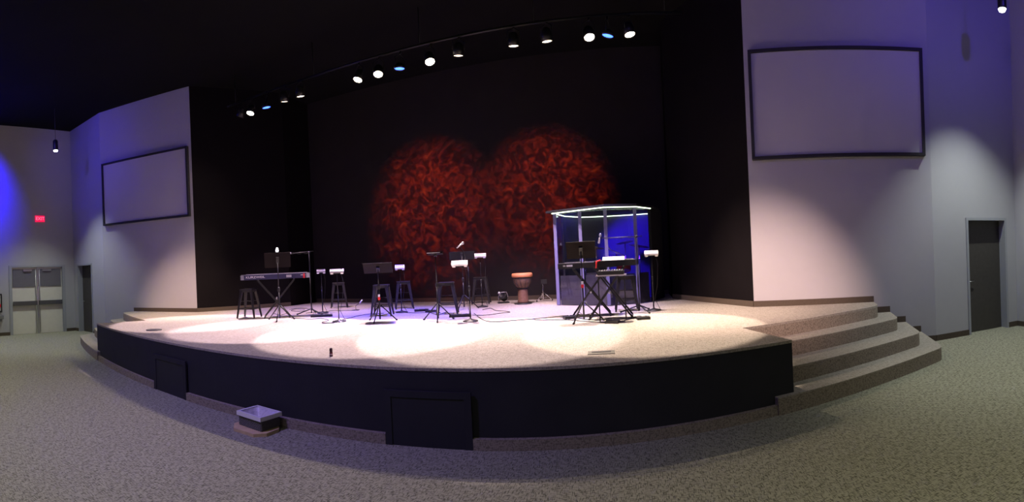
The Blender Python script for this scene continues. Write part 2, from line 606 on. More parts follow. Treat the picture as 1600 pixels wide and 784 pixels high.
T = (2.0528, 2.33, 2.60, 2.87)       # along the screen wall: where deck and each tread end
for s, side in ((1, 'right'), (-1, 'left')):
    o_ = 1 if s > 0 else -1

    def W(t, s=s):
        return (s * (BX + DX * t), BY + DY * t)
    base_run('baseboard_%s_of_stage' % side, (s * IN[0], IN[1]), (s * BX, BY), HS, 0.1, material='base_brown', outside=o_)
    base_run('baseboard_%s_deck' % side, (s * BX, BY), W(T[0]), HS, 0.1, outside=o_)
    for k in range(3):
        base_run('baseboard_%s_step' % side, W(T[k]), W(T[k + 1]), HS * (3 - k) / 4, 0.1, outside=o_)
    base_run('baseboard_%s_screen_wall' % side, W(T[3]), W(TC), 0, 0.1, outside=o_)
    base_run('baseboard_%s_door_wall' % side, (s * CX, CY), (s * (CX + DOOR_U), CY), 0, 0.1, outside=o_)
    base_run('baseboard_%s_corner' % side, (s * (CX + DOOR_U + DW), CY), (s * SX, CY), 0, 0.1, outside=o_)
    if s > 0:
        base_run('baseboard_right', (SX, SY), (SX, FLOOR_Y), 0, 0.1, outside=1)
    else:
        base_run('baseboard_left_corner', (-SX, SY), (-SX, SY - .3407), 0, 0.1, outside=-1)
        base_run('baseboard_left', (-SX, SY - 2.2807), (-SX, FLOOR_Y), 0, 0.1, outside=-1)
base_run('baseboard_back', (-IN[0], BACK), (IN[0], BACK), HS, 0.1, outside=1)


# ------------------------------------------------------------------ doors
def door_casing(name, u_w, h, depth, parent):
    """U-shaped frame; local x along wall, +y into the wall"""
    mb = MB()
    f = 0.05
    mb.box((f / 2, depth / 2 - .01, h / 2), (f, depth + .02, h))
    mb.box((u_w - f / 2, depth / 2 - .01, h / 2), (f, depth + .02, h))
    mb.box((u_w / 2, depth / 2 - .01, h - f / 2), (u_w - 2 * f, depth + .02, f))
    return mb.obj(name, 'door_frame', parent)


for n_, s in ((2, -1), (3, 1)):
    d = sempty('door_%d' % n_, ((CX + DOOR_U) if s > 0 else -(CX + DOOR_U + DW), CY, 0))
    door_casing('door_frame', DW, 2.18, 0.2, d)
    lf = MB().box((DW / 2, 0.175, 1.065), (DW - .1, 0.045, 2.13)).obj('door_leaf', 'door_dark', d, bevel=.003, seg=1)
    MB().tube([(0.14, .15, .98), (0.14, .10, .98), (0.25, .10, .98)], .010).obj('door_handle', 'steel', d)
    MB().box((DW / 2, .26, 1.1), (DW, .02, 2.2)).obj('door_backing', 'pit', d)
# double door in the left side wall; local x runs downstage (-y), +y into the wall (-x)
d = sempty('door_1', (-SX, SY - .3407, 0), -PI / 2)
d.rotation_euler = (0, 0, R(-90))
# rotating by -90: local x -> -y world, local y -> +x world; mirror depth by using negative y
mb = MB()
WD = 1.94
for c_, s_ in (((.05, -.06, 1.09), (.1, .16, 2.18)), ((WD - .05, -.06, 1.09), (.1, .16, 2.18)), ((WD / 2, -.06, 2.15), (WD - .2, .16, .06))):
    mb.box(c_, s_)
mb.obj('door_frame', 'door_frame', d)
for k, xc in enumerate((.1 + .435, WD - .1 - .435)):
    leaf = MB().box((xc, -.07, 1.06), (.862, .045, 2.11)).obj('door_leaf', 'door_grey', d, bevel=.003, seg=1)
    MB().box((xc, .0, 0.98), (.80, .06, .13)).obj('push_bar', 'bar_dark', leaf, bevel=.01)
    mb = MB().box((xc, -.035, 1.78), (.80, .012, .56))
    mb.obj('upper_panel', mat('door_upper_panel', (.13, .125, .15), .5, noise=(9, .1)), leaf)
    sx = xc + (.37 if k == 0 else -.37)
    MB().tube([(sx, .0, .05), (sx, .0, 2.05)], .014).obj('vertical_rod', 'steel', leaf)
    MB().box((xc - .1 if k else xc + .1, -.01, 2.02), (.30, .05, .05)).obj('door_closer', 'steel', leaf, bevel=.006)
MB().box((WD / 2, -.02, 1.06), (.045, .05, 2.1)).obj('mullion', 'steel', d)
MB().box((WD / 2, -.15, 1.1), (WD, .02, 2.2)).obj('door_backing', 'pit', d)

# ------------------------------------------------------------------ stage
A0 = 0.279
RF = 20.267                # fascia radius, centre (0, 20)
RR = (19.15, 19.50, 19.95, 20.33)


def P(r, a):
    return (r * math.sin(a), 20 - r * math.cos(a))


def arc(r, a0, a1, n):
    return [P(r, a0 + (a1 - a0) * i / n) for i in range(n + 1)]


def side_pts(level, s=1):
    """outline of a level from its arc to the screen wall on side s (right order), rounded corner"""
    t = T[level]
    wpt = Vector((BX + DX * t, BY + DY * t))
    nrm = Vector((math.sin(BETA), math.cos(BETA)))
    # corner = crossing of the line wpt - nrm*k with the arc
    r = RR[level]
    k = 0.0
    while (Vector((wpt.x - nrm.x * k, wpt.y - nrm.y * k)) - Vector((0, 20))).length < r:
        k += 0.002
    c = wpt - nrm * k
    a_c = math.asin(c.x / r)
    rad = 0.16
    a_s = a_c - rad / r
    p0 = Vector(P(r, a_s))
    p2 = c + nrm * rad
    out = []
    for i in range(9):
        u = i / 8
        out.append(p0 * (1 - u) ** 2 + c * 2 * u * (1 - u) + p2 * u * u)
    out.append(wpt)
    return a_s, [(s * p.x, p.y) for p in out]


stage = thing('stage', 'long curved stage with pale speckled carpet on top and black front', 'stage')
inset = 0.004
# deck: the carpeted slab, one outline for the whole top
a_s, rs = side_pts(0)
bump = P(RR[0], A0)
poly = []
poly += arc(RF, -A0, A0, 60)
poly += [P(RR[0], A0)]
poly += [p for p in arc(RR[0], A0 + .004, a_s, 10)]
poly += rs[1:]
poly += [(BX - .0, BY), (IN[0], IN[1]), (IN[0], BACK)]
left = [(-x, y) for x, y in ([P(RR[0], A0)] + arc(RR[0], A0 + .004, a_s, 10) + rs[1:] + [(BX, BY), (IN[0], IN[1]), (IN[0], BACK)])]
poly += left[::-1]
deck = MB().prism(poly, HS - .03, HS).obj('deck', 'stage_carpet', stage, bevel=0.0)
# carpeted risers under the deck on both sides and the treads below
for s in (1, -1):
    for lv in range(4):
        a_s, rs_ = side_pts(lv)
        a0 = A0 - .012 if lv == 3 else A0 - .002
        pts = arc(RR[lv], a0, a_s, 10) + rs_[1:]
        back = [(BX + .3, BY - .4), P(RR[lv] - .9 if lv else 18.2, a0)]
        pts = pts + [(BX + DX * .4, BY + DY * .4)] + [P(18.9, a0)]
        pts = [(s * x, y) for x, y in pts]
        if s < 0:
            pts = pts[::-1]
        ztop = HS * (4 - lv) / 4 - (.03 if lv == 0 else 0)
        # riser body
        z0 = HS * (3 - lv) / 4
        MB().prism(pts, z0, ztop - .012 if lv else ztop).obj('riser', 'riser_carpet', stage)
        if lv:
            # tread: pale carpet top with a soft nosing
            tp = MB().prism(pts, ztop - .012, ztop)
            tp.obj('tread', 'stage_carpet', stage)
# black fascia band with returns
hatches = ((-2.04, .46), (1.935, .44))
fb = MB()
pts = arc(RF - .006, -A0, A0, 60) + [P(19.1, A0), P(19.1, -A0)]
fb.prism(pts, 0.0, HS - .03)
fb.obj('fascia', 'fascia', stage)
# carpeted base trim in three runs, broken by the hatches
gaps = [-A0 - .002]
for c_, hw in hatches:
    gaps += [math.asin((c_ - hw) / RF), math.asin((c_ + hw) / RF)]
gaps += [A0 - .010]
for i in range(0, 6, 2):
    a0, a1 = gaps[i], gaps[i + 1]
    pts = arc(RF + .045, a0, a1, 24) + arc(RF - .02, a1, a0, 24)
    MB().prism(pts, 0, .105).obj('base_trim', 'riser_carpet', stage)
for c_, hw in hatches:
    a = math.asin(c_ / RF)
    e = MB()
    cx_, cy_ = P(RF + .012, a)
    hp = MB()
    hp.box((cx_, cy_, .235), (hw * 2 - .10, .03, .47), rot=(0, 0, a))
    h = hp.obj('access_hatch', 'hatch', stage)
    fr = MB()
    ct, st = math.cos(a), math.sin(a)

    def at(u, v, z):
        return (cx_ + ct * u - st * v, cy_ + st * u + ct * v, z)
    for u in (-hw + .035, hw - .035):
        fr.box(at(u, -.012, .27), (.07, .025, .54), rot=(0, 0, a))
    fr.box(at(0, -.012, .507), (hw * 2 - .14, .025, .065), rot=(0, 0, a))
    fr.obj('hatch_frame', 'fascia', h, bevel=.004, seg=1)

# ------------------------------------------------------------------ projection screens
for s in (1, -1):
    t0, t1, z0, z1 = 0.0808, 3.0335, 3.2459, 5.0753
    side = 'right' if s > 0 else 'left'
    rz = -BETA * s
    # local x along the wall from the stage end outwards (right) or inwards (left); +y is into the wall
    if s > 0:
        base = Vector((BX + DX * t0, BY + DY * t0, 0))
    else:
        base = Vector((-(BX + DX * t1), BY + DY * t1, 0))
    W_ = t1 - t0
    sc = thing('projection_screen', 'large blank projection screen in a black frame on the %s white wall' % side, 'screen',
               base, rz, 'projection screens beside the stage')
    f = .05
    mb = MB()
    H_ = z1 - z0
    MB().box((W_ / 2, -.045, z0 + H_ / 2), (W_ - 2 * f, .03, H_ - 2 * f)).obj('screen_surface', 'screen', sc)
    for nm, c_, s_ in (('frame_bar', (f / 2, -.05, z0 + H_ / 2), (f, .1, H_)), ('frame_bar', (W_ - f / 2, -.05, z0 + H_ / 2), (f, .1, H_)),
                       ('frame_bar', (W_ / 2, -.05, z1 - f / 2), (W_ - 2 * f, .1, f)), ('frame_bar', (W_ / 2, -.05, z0 + f / 2), (W_ - 2 * f, .1, f))):
        MB().box(c_, s_).obj(nm, 'frame_black', sc)

# exit sign
ex = thing('exit_sign', 'small lit red exit sign high on the left wall above the double doors', 'sign', (-SX, 1.42, 3.68), R(90))
MB().box((0, -.02, 0), (.32, .04, .20)).obj('housing', 'exit_red', ex, bevel=.006)
text_mesh('lettering', 'EXIT', .15, 'exit_white', ex, (0, -.041, 0), (R(90), 0, 0), bold=.002)
# framed notice and small shelf, cut by the left edge of the photograph
ps = thing('framed_notice', 'small black framed notice on the left wall beside the double doors', 'picture', (-SX, -.22, 1.02), R(90))
MB().box((0, -.015, 0), (.58, .03, .58)).obj('frame', 'frame_black', ps)
MB().box((0, -.032, 0), (.48, .006, .48)).obj('print', 'poster', ps)
MB().box((0, -.036, -.08), (.48, .004, .10)).obj('print_band', 'red', ps)
bx_ = thing('wall_shelf', 'small dark grey shelf bracketed to the left wall under the framed notice', 'shelf', (-SX, -.22, .52), R(90))
MB().box((0, -.06, .06), (.62, .12, .10)).obj('shelf_top', 'grey_box', bx_, bevel=.01)
MB().box((0, -.04, -.03), (.50, .08, .08)).obj('bracket', 'grey_box', bx_)

# ------------------------------------------------------------------ lighting pipe and lamps
pz = 5.92
pipe = thing('lighting_pipe', 'long black lighting pipe hung under the ceiling above the stage', 'pipe', (0, RIG[0] + .1, pz))
MB().tube([(-5.0, 0, 0), (5.0, 0, 0)], .025, 10).obj('tube', 'black_metal', pipe)
for x in (-4.7, -2.3, 0.2, 2.4, 4.7):
    MB().tube([(x, 0, .025), (x, 0, CZ - pz)], .008, 6).obj('hanger', 'black_metal', pipe)

LAMP_LABEL = {
    -4.48: 'leftmost dim spotlight on the stage lighting pipe',
    -4.13: 'bright spotlight at the left end of the pipe, just left of the first blue lamp',
    -3.06: 'dim spotlight just right of the first blue lamp on the pipe',
    -2.60: 'dim spotlight, last of the left cluster, before the wide dark gap',
    -1.15: 'bright spotlight, left one of the close middle pair on the pipe',
    -0.67: 'bright spotlight, right one of the close middle pair on the pipe',
    0.44: 'bright spotlight right of the middle blue lamp on the pipe',
    1.00: 'dim spotlight beside the bright one right of the middle blue lamp',
    2.04: 'dim spotlight, left one of the two edge-on lamps right of centre',
    2.64: 'dim spotlight, right one of the two edge-on lamps right of centre',
    3.38: 'largest bright spotlight, left of the rightmost blue lamp',
    4.08: 'rightmost half-dim spotlight on the stage lighting pipe',
}
DIM = (-4.48, -3.06, -2.60, 1.00, 2.04, 2.64)


def par_can(x, aim, lens, label, group, rad=.10, ln=.24):
    loc = Vector((x, RIG[0], RIG[1]))
    d_ = (Vector(aim) - loc).normalized()
    o = thing('stage_spotlight', label, 'spotlight', loc, 0, group)
    bk = -d_ * ln
    hb = MB().lathe([(rad * .55, -ln), (rad * .75, -ln + .03), (rad, -ln * .55), (rad, -.012), (rad * .93, -.012), (rad * .9, -.03)], 20, axis=d_)
    hb.obj('housing', 'black_metal', o)
    MB().lathe([(rad * .86, -.034), (rad * .86, -.026), (0, -.022)], 20, axis=d_).obj('lens', lens, o)
    sidev = d_.cross(Vector((0, 0, 1))).normalized()
    top = Vector((0, .1, pz - RIG[1] - .03))
    cen = -d_ * ln * .5
    y_ = MB()
    y_.tube([cen + sidev * (rad + .012), cen + sidev * (rad + .012) + Vector((0, .02, .16)), (top + cen) / 2 + Vector((0, 0, .1)),
             cen - sidev * (rad + .012) + Vector((0, .02, .16)), cen - sidev * (rad + .012)], .008, 6)
    y_.obj('yoke', 'black_metal', o)
    MB().bar((top + cen) / 2 + Vector((0, 0, .09)), top, .03).obj('clamp', 'black_metal', o)
    # square colour frame slot at the front
    return o


for (x, aim, pw, c, sz, bl) in LAMPS:
    dim = x in DIM
    aim2 = (aim[0], 4.75, aim[2]) if dim and x > -4.2 else ((-6.6, 3.6, 1.2) if dim else aim)
    par_can(x, aim2, 'lamp_dim' if dim else 'lamp_on', LAMP_LABEL[x], 'white spotlights on the pipe', .10)
for x, aim, lb in ((-3.6, (-3.2, 4.6, HS), 'leftmost blue lamp on the lighting pipe'),
                   (-0.2, (-0.5, 4.1, HS), 'middle blue lamp on the lighting pipe'),
                   (3.69, (2.6, 4.3, HS), 'rightmost blue lamp on the lighting pipe')):
    par_can(x, aim, 'lamp_blue', lb, 'blue lamps on the pipe', .11, .12)

# pendants
for (x, y, z), side in zip(PEND, ('left', 'right')):
    p_ = thing('pendant_lamp', 'black cylinder pendant lamp hanging near the %s white wall' % side, 'lamp', (x, y, z), 0, 'pendant downlights')
    MB().lathe([(.07, 0), (.075, .02), (.075, .26), (.05, .30), (.012, .31)], 20).obj('shade', 'black_metal', p_)
    MB().tube([(0, 0, .31), (0, 0, CZ - z)], .008, 6).obj('cord', 'rubber', p_)
    MB().lathe([(.066, -.006), (.05, -.04), (0, -.05)], 16).obj('lamp_lens', 'pend_on', p_)


# ------------------------------------------------------------------ stools
def stool_mesh_parts(o):
    h = .62
    st = MB()
    st.box((0, 0, h - .012), (.30, .30, .024))
    st.obj('seat', 'gun', o, bevel=.009)
    MB().box((0, 0, h - .045), (.27, .27, .042)).obj('seat_apron', 'gun', o)
    for sx in (-1, 1):
        for sy in (-1, 1):
            MB().bar((sx * .115, sy * .115, h - .03), (sx * .20, sy * .20, 0.005), .060, .030, .045, .026).obj('leg', 'gun', o)
    zz = .20
    e = .20 - (.20 - .115) * zz / h
    for a, b in (((-e, -e), (e, -e)), ((e, -e), (e, e)), ((e, e), (-e, e)), ((-e, e), (-e, -e))):
        MB().bar((a[0], a[1], zz), (b[0], b[1], zz), .012, .012, .022, .022).obj('footrest', 'gun', o)
    mb = MB()
    q = .165
    mb.bar((-q, -q, .36), (q, q, .36), .010)
    mb.bar((-q, q, .36), (q, -q, .36), .010)
    mb.obj('cross_brace', 'gun', o)


STOOLS = [
    ((-3.60, 3.15), .35, 'dark metal stool at the far left under the end of the long blue-lit keyboard'),
    ((-3.00, 5.75), .55, 'dark metal stool behind the round-based mic stand, at the back left'),
    ((-0.90, 4.15), .35, 'dark metal stool behind the tilted music stand left of centre'),
    ((-1.10, 5.55), .50, 'dark metal stool behind the bright mixer box left of centre, near back wall'),
    ((0.38, 4.45), .30, 'dark metal stool behind the edge-on music stand at stage centre'),
    ((0.42, 6.55), .20, 'dark metal stool by the back wall under the highest mixer box'),
    ((3.80, 4.25), .05, 'dark metal stool among the cables behind the right-hand keyboards'),
]
s0 = None
for (xy, rz, lb) in STOOLS:
    if s0 is None:
        s0 = thing('metal_stool', lb, 'stool', (*xy, HS), rz, 'metal stools on the stage')
        stool_mesh_parts(s0)
    else:
        dup(s0, (*xy, HS), rz, lb)


# ------------------------------------------------------------------ stands
def tripod_legs(o, hub, spread, rot, r=.011, brace=True, mt='black_metal'):
    for k in range(3):
        a = rot + k * 2 * PI / 3
        ex_, ey_ = math.cos(a) * spread, math.sin(a) * spread
        lg = MB().tube([(math.cos(a) * .02, math.sin(a) * .02, hub), (ex_, ey_, .022)], r, 8).obj('leg', mt, o)
        MB().tube([(ex_ * .93, ey_ * .93, .030), (ex_ * 1.04, ey_ * 1.04, .020)], r * 1.35, 8).obj('rubber_foot', 'rubber', lg)
        if brace:
            MB().tube([(0, 0, hub * .35), (ex_ * .55, ey_ * .55, hub * .48)], r * .5, 6).obj('brace', mt, o)


def music_stand(xy, rz, top, desk_w, desk_h, tilt, label, legrot=0.5, extra=None, dm='desk'):
    """desk tilt in degrees from upright, facing the +y side; its back is seen from the house"""
    o = thing('music_stand', label, 'music stand', (*xy, HS), rz, 'music stands on the stage')
    t = R(tilt)
    hd = desk_h * math.cos(t)
    zc = top - HS - hd / 2
    tripod_legs(o, .30, .30, legrot)
    MB().tube([(0, 0, .05), (0, 0, .62)], .014, 10).obj('lower_pole', 'black_metal', o)
    MB().tube([(0, 0, .60), (0, 0, zc - .02)], .009, 10).obj('upper_pole', 'black_metal', o)
    MB().lathe([(.02, .58), (.024, .60), (.024, .65), (.014, .67)], 12).obj('collar', 'black_plastic', o)
    # desk: top edge leans towards the house (-y)
    rot = (t, 0, 0)
    d_ = MB()
    d_.box((0, 0, 0), (desk_w, .006, desk_h))
    d_.xf(Matrix.Translation((0, .03, zc)) @ Matrix.Rotation(t, 4, 'X'))
    desk = d_.obj('desk', dm, o, bevel=.0)
    l_ = MB()
    l_.box((0, .028, -desk_h / 2), (desk_w, .055, .006))
    l_.xf(Matrix.Translation((0, .03, zc)) @ Matrix.Rotation(t, 4, 'X'))
    l_.obj('ledge', dm, desk)
    h_ = MB()
    h_.box((0, -.022, 0), (.055, .04, .13))
    h_.xf(Matrix.Translation((0, .03, zc)) @ Matrix.Rotation(t, 4, 'X'))
    h_.obj('desk_bracket', 'black_plastic', desk, bevel=.006)
    if extra:
        extra(o)
    return o


def red_tag(z):
    def f(o):
        MB().box((.0, -.026, z), (.035, .03, .045)).obj('tag', 'text_white', o, bevel=.004)['label'] = 'white top of the clip on the pole'
        MB().box((.0, -.026, z - .05), (.040, .035, .05)).obj('clip', 'red', o, bevel=.004)['label'] = 'red clip on the pole'
    return f


def piece_light(o):
    MB().lathe([(.022, 1.36), (.030, 1.385), (.022, 1.43), (.008, 1.45)], 12).obj('clip_light', 'indicator', o)['label'] = 'small glowing clip light on top of the desk'


music_stand((-2.51, 2.89), .71, 2.106, .52, .30, 14, 'music stand with an upright brown-black desk in front of the long blue-lit keyboard', .3, piece_light)
music_stand((-0.42, 3.18), .46, 1.81, .52, .34, 58, 'music stand with a widely tilted desk left of centre, red clip on its pole', .2, red_tag(.47))
music_stand((0.63, 3.35), .36, 1.93, .26, .34, 86, 'music stand at centre whose desk lies flat and shows only its lit edge', .5)
music_stand((0.44, 5.26), .33, 1.973, .535, .18, 20, 'music stand with a black upright desk behind the flat-desk stand at centre', .1, None, 'desk_black')
pp = thing('desk_lit_edge', 'added white slab imitating the lit desk edge of the centre music stand', 'lit_edge', (0.63, 3.27, 1.936), .36)
MB().box((0, -.02, 0), (.22, .30, .005)).obj('lit_edge_slab', 'lit_edge', pp)  # slab added to imitate the bright glint along the desk edge
music_stand((3.16, 2.93), .08, 1.98, .44, .29, 30, 'music stand with a brown-black tilted desk in front of the black keyboards at the booth', R(120), red_tag(.60))


def mixer(o, x, y, z, rz, w_=.27, tilt=16, face='mixer_white'):
    """personal monitor mixer: its light-coloured face plate tips towards the house"""
    mm = Matrix.Translation((x, y, z)) @ Matrix.Rotation(rz, 4, 'Z') @ Matrix.Rotation(R(tilt), 4, 'X')
    a = MB()
    a.box((0, 0, 0), (w_, .15, .030))
    a.xf(mm)
    b = a.obj('mixer_body', face, o, bevel=.008)
    c = MB()
    c.box((0, 0, -.027), (w_ * .55, .10, .025))
    c.xf(mm)
    c.obj('mixer_bracket', 'black_plastic', b)
    for sx in (-1, 1):
        k = MB()
        k.box((sx * w_ * .36, -.02, -.029), (.05, .09, .03))
        k.xf(mm)
        k.obj('mixer_foot', 'silver', b, bevel=.006)
    kn = MB()
    for i in range(8):
        kn.lathe([(.007, .0), (.006, .012)], 8, c=((i - 3.5) * w_ * .1, .03, .0145))
        kn.lathe([(.005, .0), (.004, .008)], 8, c=((i - 3.5) * w_ * .1, -.02, .0145))
    kn.xf(mm)
    kn.obj('mixer_knobs', 'black_plastic', b)['kind'] = 'stuff'


def round_base(o, r=.13):
    MB().lathe([(r, 0), (r, .012), (r * .85, .022), (.03, .035), (.02, .05)], 28).obj('round_base', 'gun', o)


def mixer_stand(xy, rz, z, label, base='round', off=(0, 0), w_=.27, tilt=16, mic=None, legrot=.3, face='mixer_white'):
    o = thing('mixer_stand', label, 'stand', (*xy, HS), rz, 'personal mixer boxes on stands')
    if base == 'round':
        round_base(o)
    else:
        tripod_legs(o, .10, .30, legrot, brace=False)
    top = z - HS - .06
    MB().tube([(0, 0, .03), (0, 0, .55)], .011, 10).obj('lower_pole', 'black_metal', o)
    MB().tube([(0, 0, .53), (0, 0, top)], .008, 10).obj('upper_pole', 'black_metal', o)
    MB().lathe([(.016, .52), (.019, .54), (.019, .58), (.012, .60)], 12).obj('clutch', 'black_plastic', o)
    if off != (0, 0):
        MB().tube([(0, 0, top - .05), (off[0], off[1], top)], .007, 8).obj('side_arm', 'black_metal', o)
    mixer(o, off[0], off[1], z - HS, 0, w_, tilt, face)
    # lead hanging from the mixer
    random.seed(int(xy[0] * 100))
    e = off[0] + w_ * .3
    MB().tube([(e, .05, z - HS - .04), (e + .03, .06, z - HS - .2), (e + .01, .04, .45), (e * .4, .03, .2), (e * .9 + .05, .05, .01)], .004, 6).obj('hanging_lead', 'rubber', o)
    if mic:
        mic(o)
    return o


def boom_mic(z0, dx, dy, dz, length=.14):
    def f(o):
        MB().tube([(0, 0, z0 - .25), (dx * .5, dy * .5, z0 + dz * .4), (dx, dy, z0 + dz)], .006, 8).obj('boom_arm', 'black_metal', o)
        d_ = Vector((.75, 0, .55)).normalized()
        c = Vector((dx, dy, z0 + dz))
        m_ = MB().tube([c - d_ * length * .5, c + d_ * length * .3], .011, 10, .016)
        b = m_.obj('microphone', 'silver', o)
        MB().lathe([(0, -.03), (.02, -.018), (.024, 0), (.02, .018), (0, .028)], 12, c=tuple(c + d_ * length * .42), axis=d_).obj('mic_grille', 'steel', b)
    return f


mixer_stand((-1.23, 3.07), .58, 1.70, 'dim mixer box on the round-based stand right of the long blue keyboard', w_=.26, tilt=16, face='mixer_dim')
mixer_stand((-2.55, 4.40), .62, 1.70, 'dim small mixer box nearest the right end of the long blue-lit keyboard', 'round', w_=.19, tilt=16, face='mixer_dim')
mixer_stand((-0.76, 4.73), .46, 1.71, 'small bright mixer box on a stand behind the tilted music stand', 'round', w_=.20, tilt=24)
mixer_stand((1.23, 3.31), .32, 1.74, 'large bright mixer box on the front round-based stand at centre with a microphone above', 'round', off=(-.14, 0), w_=.27, tilt=24,
            mic=boom_mic(1.10, -.12, .0, .18))
mixer_stand((0.70, 5.70), .30, 1.88, 'highest bright mixer box on a round-based stand near the back wall', 'round', w_=.26, tilt=24)
mixer_stand((4.27, 4.02), -.04, 1.76, 'bright mixer box on a tripod stand right of the drum booth', 'round', w_=.24, tilt=22, legrot=-.6)


def boom_stand(xy, rz, ztop, arm, label, legrot=.2, micdir=(-.3, 0, .9), base='tripod'):
    o = thing('boom_stand', label, 'microphone stand', (*xy, HS), rz, 'boom microphone stands')
    zt = ztop - HS
    if base == 'tripod':
        tripod_legs(o, .12, .32, legrot, brace=False)
    else:
        round_base(o, .14)
    MB().tube([(0, 0, .03), (0, 0, .85)], .012, 10).obj('lower_pole', 'black_metal', o)
    MB().tube([(0, 0, .83), (0, 0, zt)], .008, 10).obj('upper_pole', 'black_metal', o)
    MB().lathe([(.017, .82), (.02, .84), (.02, .89), (.012, .91)], 12).obj('clutch', 'black_plastic', o)
    MB().lathe([(.018, -.02), (.022, 0), (.018, .02)], 12, c=(0, 0, zt)).obj('boom_clutch', 'black_plastic', o)
    MB().tube([(arm[0], 0, zt + arm[2]), (arm[1], 0, zt + arm[3])], .007, 8).obj('boom_arm', 'gun', o)
    d_ = Vector(micdir).normalized()
    c = Vector((arm[0], 0, zt + arm[2]))
    mc = MB().tube([c - d_ * .03, c + d_ * .09], .014, 10, .019).obj('microphone', 'silver', o)
    MB().lathe([(0, -.03), (.022, -.018), (.026, 0), (.022, .018), (0, .028)], 12, c=tuple(c - d_ * .055), axis=d_).obj('mic_grille', 'steel', mc)
    # cable wound along the arm
    pts = []
    for i in range(25):
        u = i / 24
        x = arm[0] + (0 - arm[0]) * u
        z = zt + arm[2] + (0 - arm[2]) * u
        pts.append((x, math.cos(u * 20) * .012, z - .012 + math.sin(u * 20) * .012))
    pts += [(0.02, .02, zt - .3), (-.02, .02, .5), (.03, .03, .1), (.10, .05, .008)]
    MB().tube(pts, .0035, 6).obj('mic_cable', 'rubber', o)
    return o


boom_stand((-2.66, 4.13), .62, 2.12, (-.48, .10, -.01, .02), 'boom stand with a level arm behind the right end of the long blue-lit keyboard', R(75), (.9, 0, .1))
boom_stand((4.02, 3.86), -.02, 2.05, (-.62, .10, .0, .0), 'boom stand with a long level arm and silver microphone before the drum booth', PI / 3, (-.25, 0, -1))

# small low mic stand and coil by the left clutter
lo = thing('low_microphone_stand', 'short mic stand with a pale microphone near the floor, left of the tilted music stand', 'microphone stand', (-2.15, 5.15, HS), .5)
MB().lathe([(.09, 0), (.09, .01), (.02, .02)], 20).obj('base', 'gun', lo)
MB().tube([(0, 0, .01), (0, 0, .10), (.10, 0, .17)], .006, 8).obj('arm', 'black_metal', lo)
MB().tube([(.09, 0, .15), (.16, 0, .23)], .017, 10).obj('microphone', 'silver', lo)


# ------------------------------------------------------------------ keyboards
def x_stand(xy, rz, h, wt, wb, label, depth=.34):
    o = thing('keyboard_stand', label, 'keyboard stand', (*xy, HS), rz, 'folding keyboard stands')
    hh = h - HS
    for sy in (-1, 1):
        for sx in (-1, 1):
            y = sy * depth / 2 + sx * .014
            MB().bar((sx * wb / 2, y, .03), (-sx * wt / 2, y, hh - .02), .026, .026, .022, .022, up=(0, 1, 0)).obj('cross_leg', 'black_metal', o)
    for sx in (-1, 1):
        f = MB().tube([(sx * wb / 2, -depth / 2 - .06, .014), (sx * wb / 2, depth / 2 + .06, .014)], .014, 10).obj('foot_bar', 'black_metal', o)
        MB().tube([(sx * wb / 2, -depth / 2 - .075, .0145), (sx * wb / 2, -depth / 2 - .045, .0145)], .0145, 10).obj('end_cap', 'rubber', f)
        MB().tube([(sx * wt / 2, -depth / 2 - .03, hh - .014), (sx * wt / 2, depth / 2 + .03, hh - .014)], .0135, 10).obj('support_arm', 'black_metal', o)
    MB().tube([(0, -depth / 2 - .05, hh * .5), (0, depth / 2 + .02, hh * .5)], .016, 12).obj('pivot', 'silver', o)
    return o


def keyboard(xy, rz, z, w_, dp, th, bodymat, label, text=None, strip=None, extra=None, nkeys=52):
    """player side is +y; the rear panel (seen from the house) is -y"""
    o = thing('stage_keyboard', label, 'keyboard', (*xy, z), rz, None)
    MB().box((0, 0, th / 2), (w_, dp, th)).obj('case', bodymat, o, bevel=.010)
    MB().box((0, -dp / 2 + .006, th + .003), (w_ - .03, .012, .010)).obj('top_trim', 'silver', o)
    wk = MB()
    kw = (w_ - .14) / nkeys
    for i in range(nkeys):
        wk.box((-w_ / 2 + .10 + kw * (i + .5), dp / 2 - .07, th + .006), (kw * .92, .14, .014))
    k = wk.obj('white_keys', 'ivory', o)
    k['kind'] = 'stuff'
    bk = MB()
    for i in range(nkeys - 1):
        if i % 7 in (0, 1, 3, 4, 5):
            bk.box((-w_ / 2 + .10 + kw * (i + 1), dp / 2 - .10, th + .018), (kw * .5, .085, .012))
    b = bk.obj('black_keys', 'black_plastic', o)
    b['kind'] = 'stuff'
    MB().box((0, -.02, th + .004), (w_ * .5, .09, .006)).obj('control_panel', 'black_plastic', o)
    if extra:
        extra(o, w_, dp, th)
    if text:
        text_mesh('lettering', text[0], text[1], 'text_white', o, (text[2], -dp / 2 - .002, th * .52), (R(90), 0, 0), width=text[3], bold=.001)
    return o


x_stand((-3.05, 3.44), .70, 1.572, .78, .53, 'black folding X stand under the long blue-lit keyboard at left')


def k1x(o, w_, dp, th):
    MB().box((-w_ / 2 + .035, -dp / 2 - .001, th / 2), (.07, .012, th * .9)).obj('end_panel', 'silver', o)
    MB().box((w_ / 2 - .035, -dp / 2 - .001, th / 2), (.07, .012, th * .9)).obj('end_panel', 'silver', o)
    MB().box((w_ * .20, -dp / 2 - .003, th / 2), (.11, .008, th * .5)).obj('jack_panel', 'silver', o)
    MB().box((w_ / 2 - .12, -dp / 2 - .008, th * .45), (.035, .014, th * .95)).obj('red_tab', 'red', o)['label'] = 'bright red tab on the rear panel'
    MB().box((w_ / 2 - .14, -dp / 2 - .008, th * .62), (.10, .012, .010)).obj('label_line', 'text_white', o)


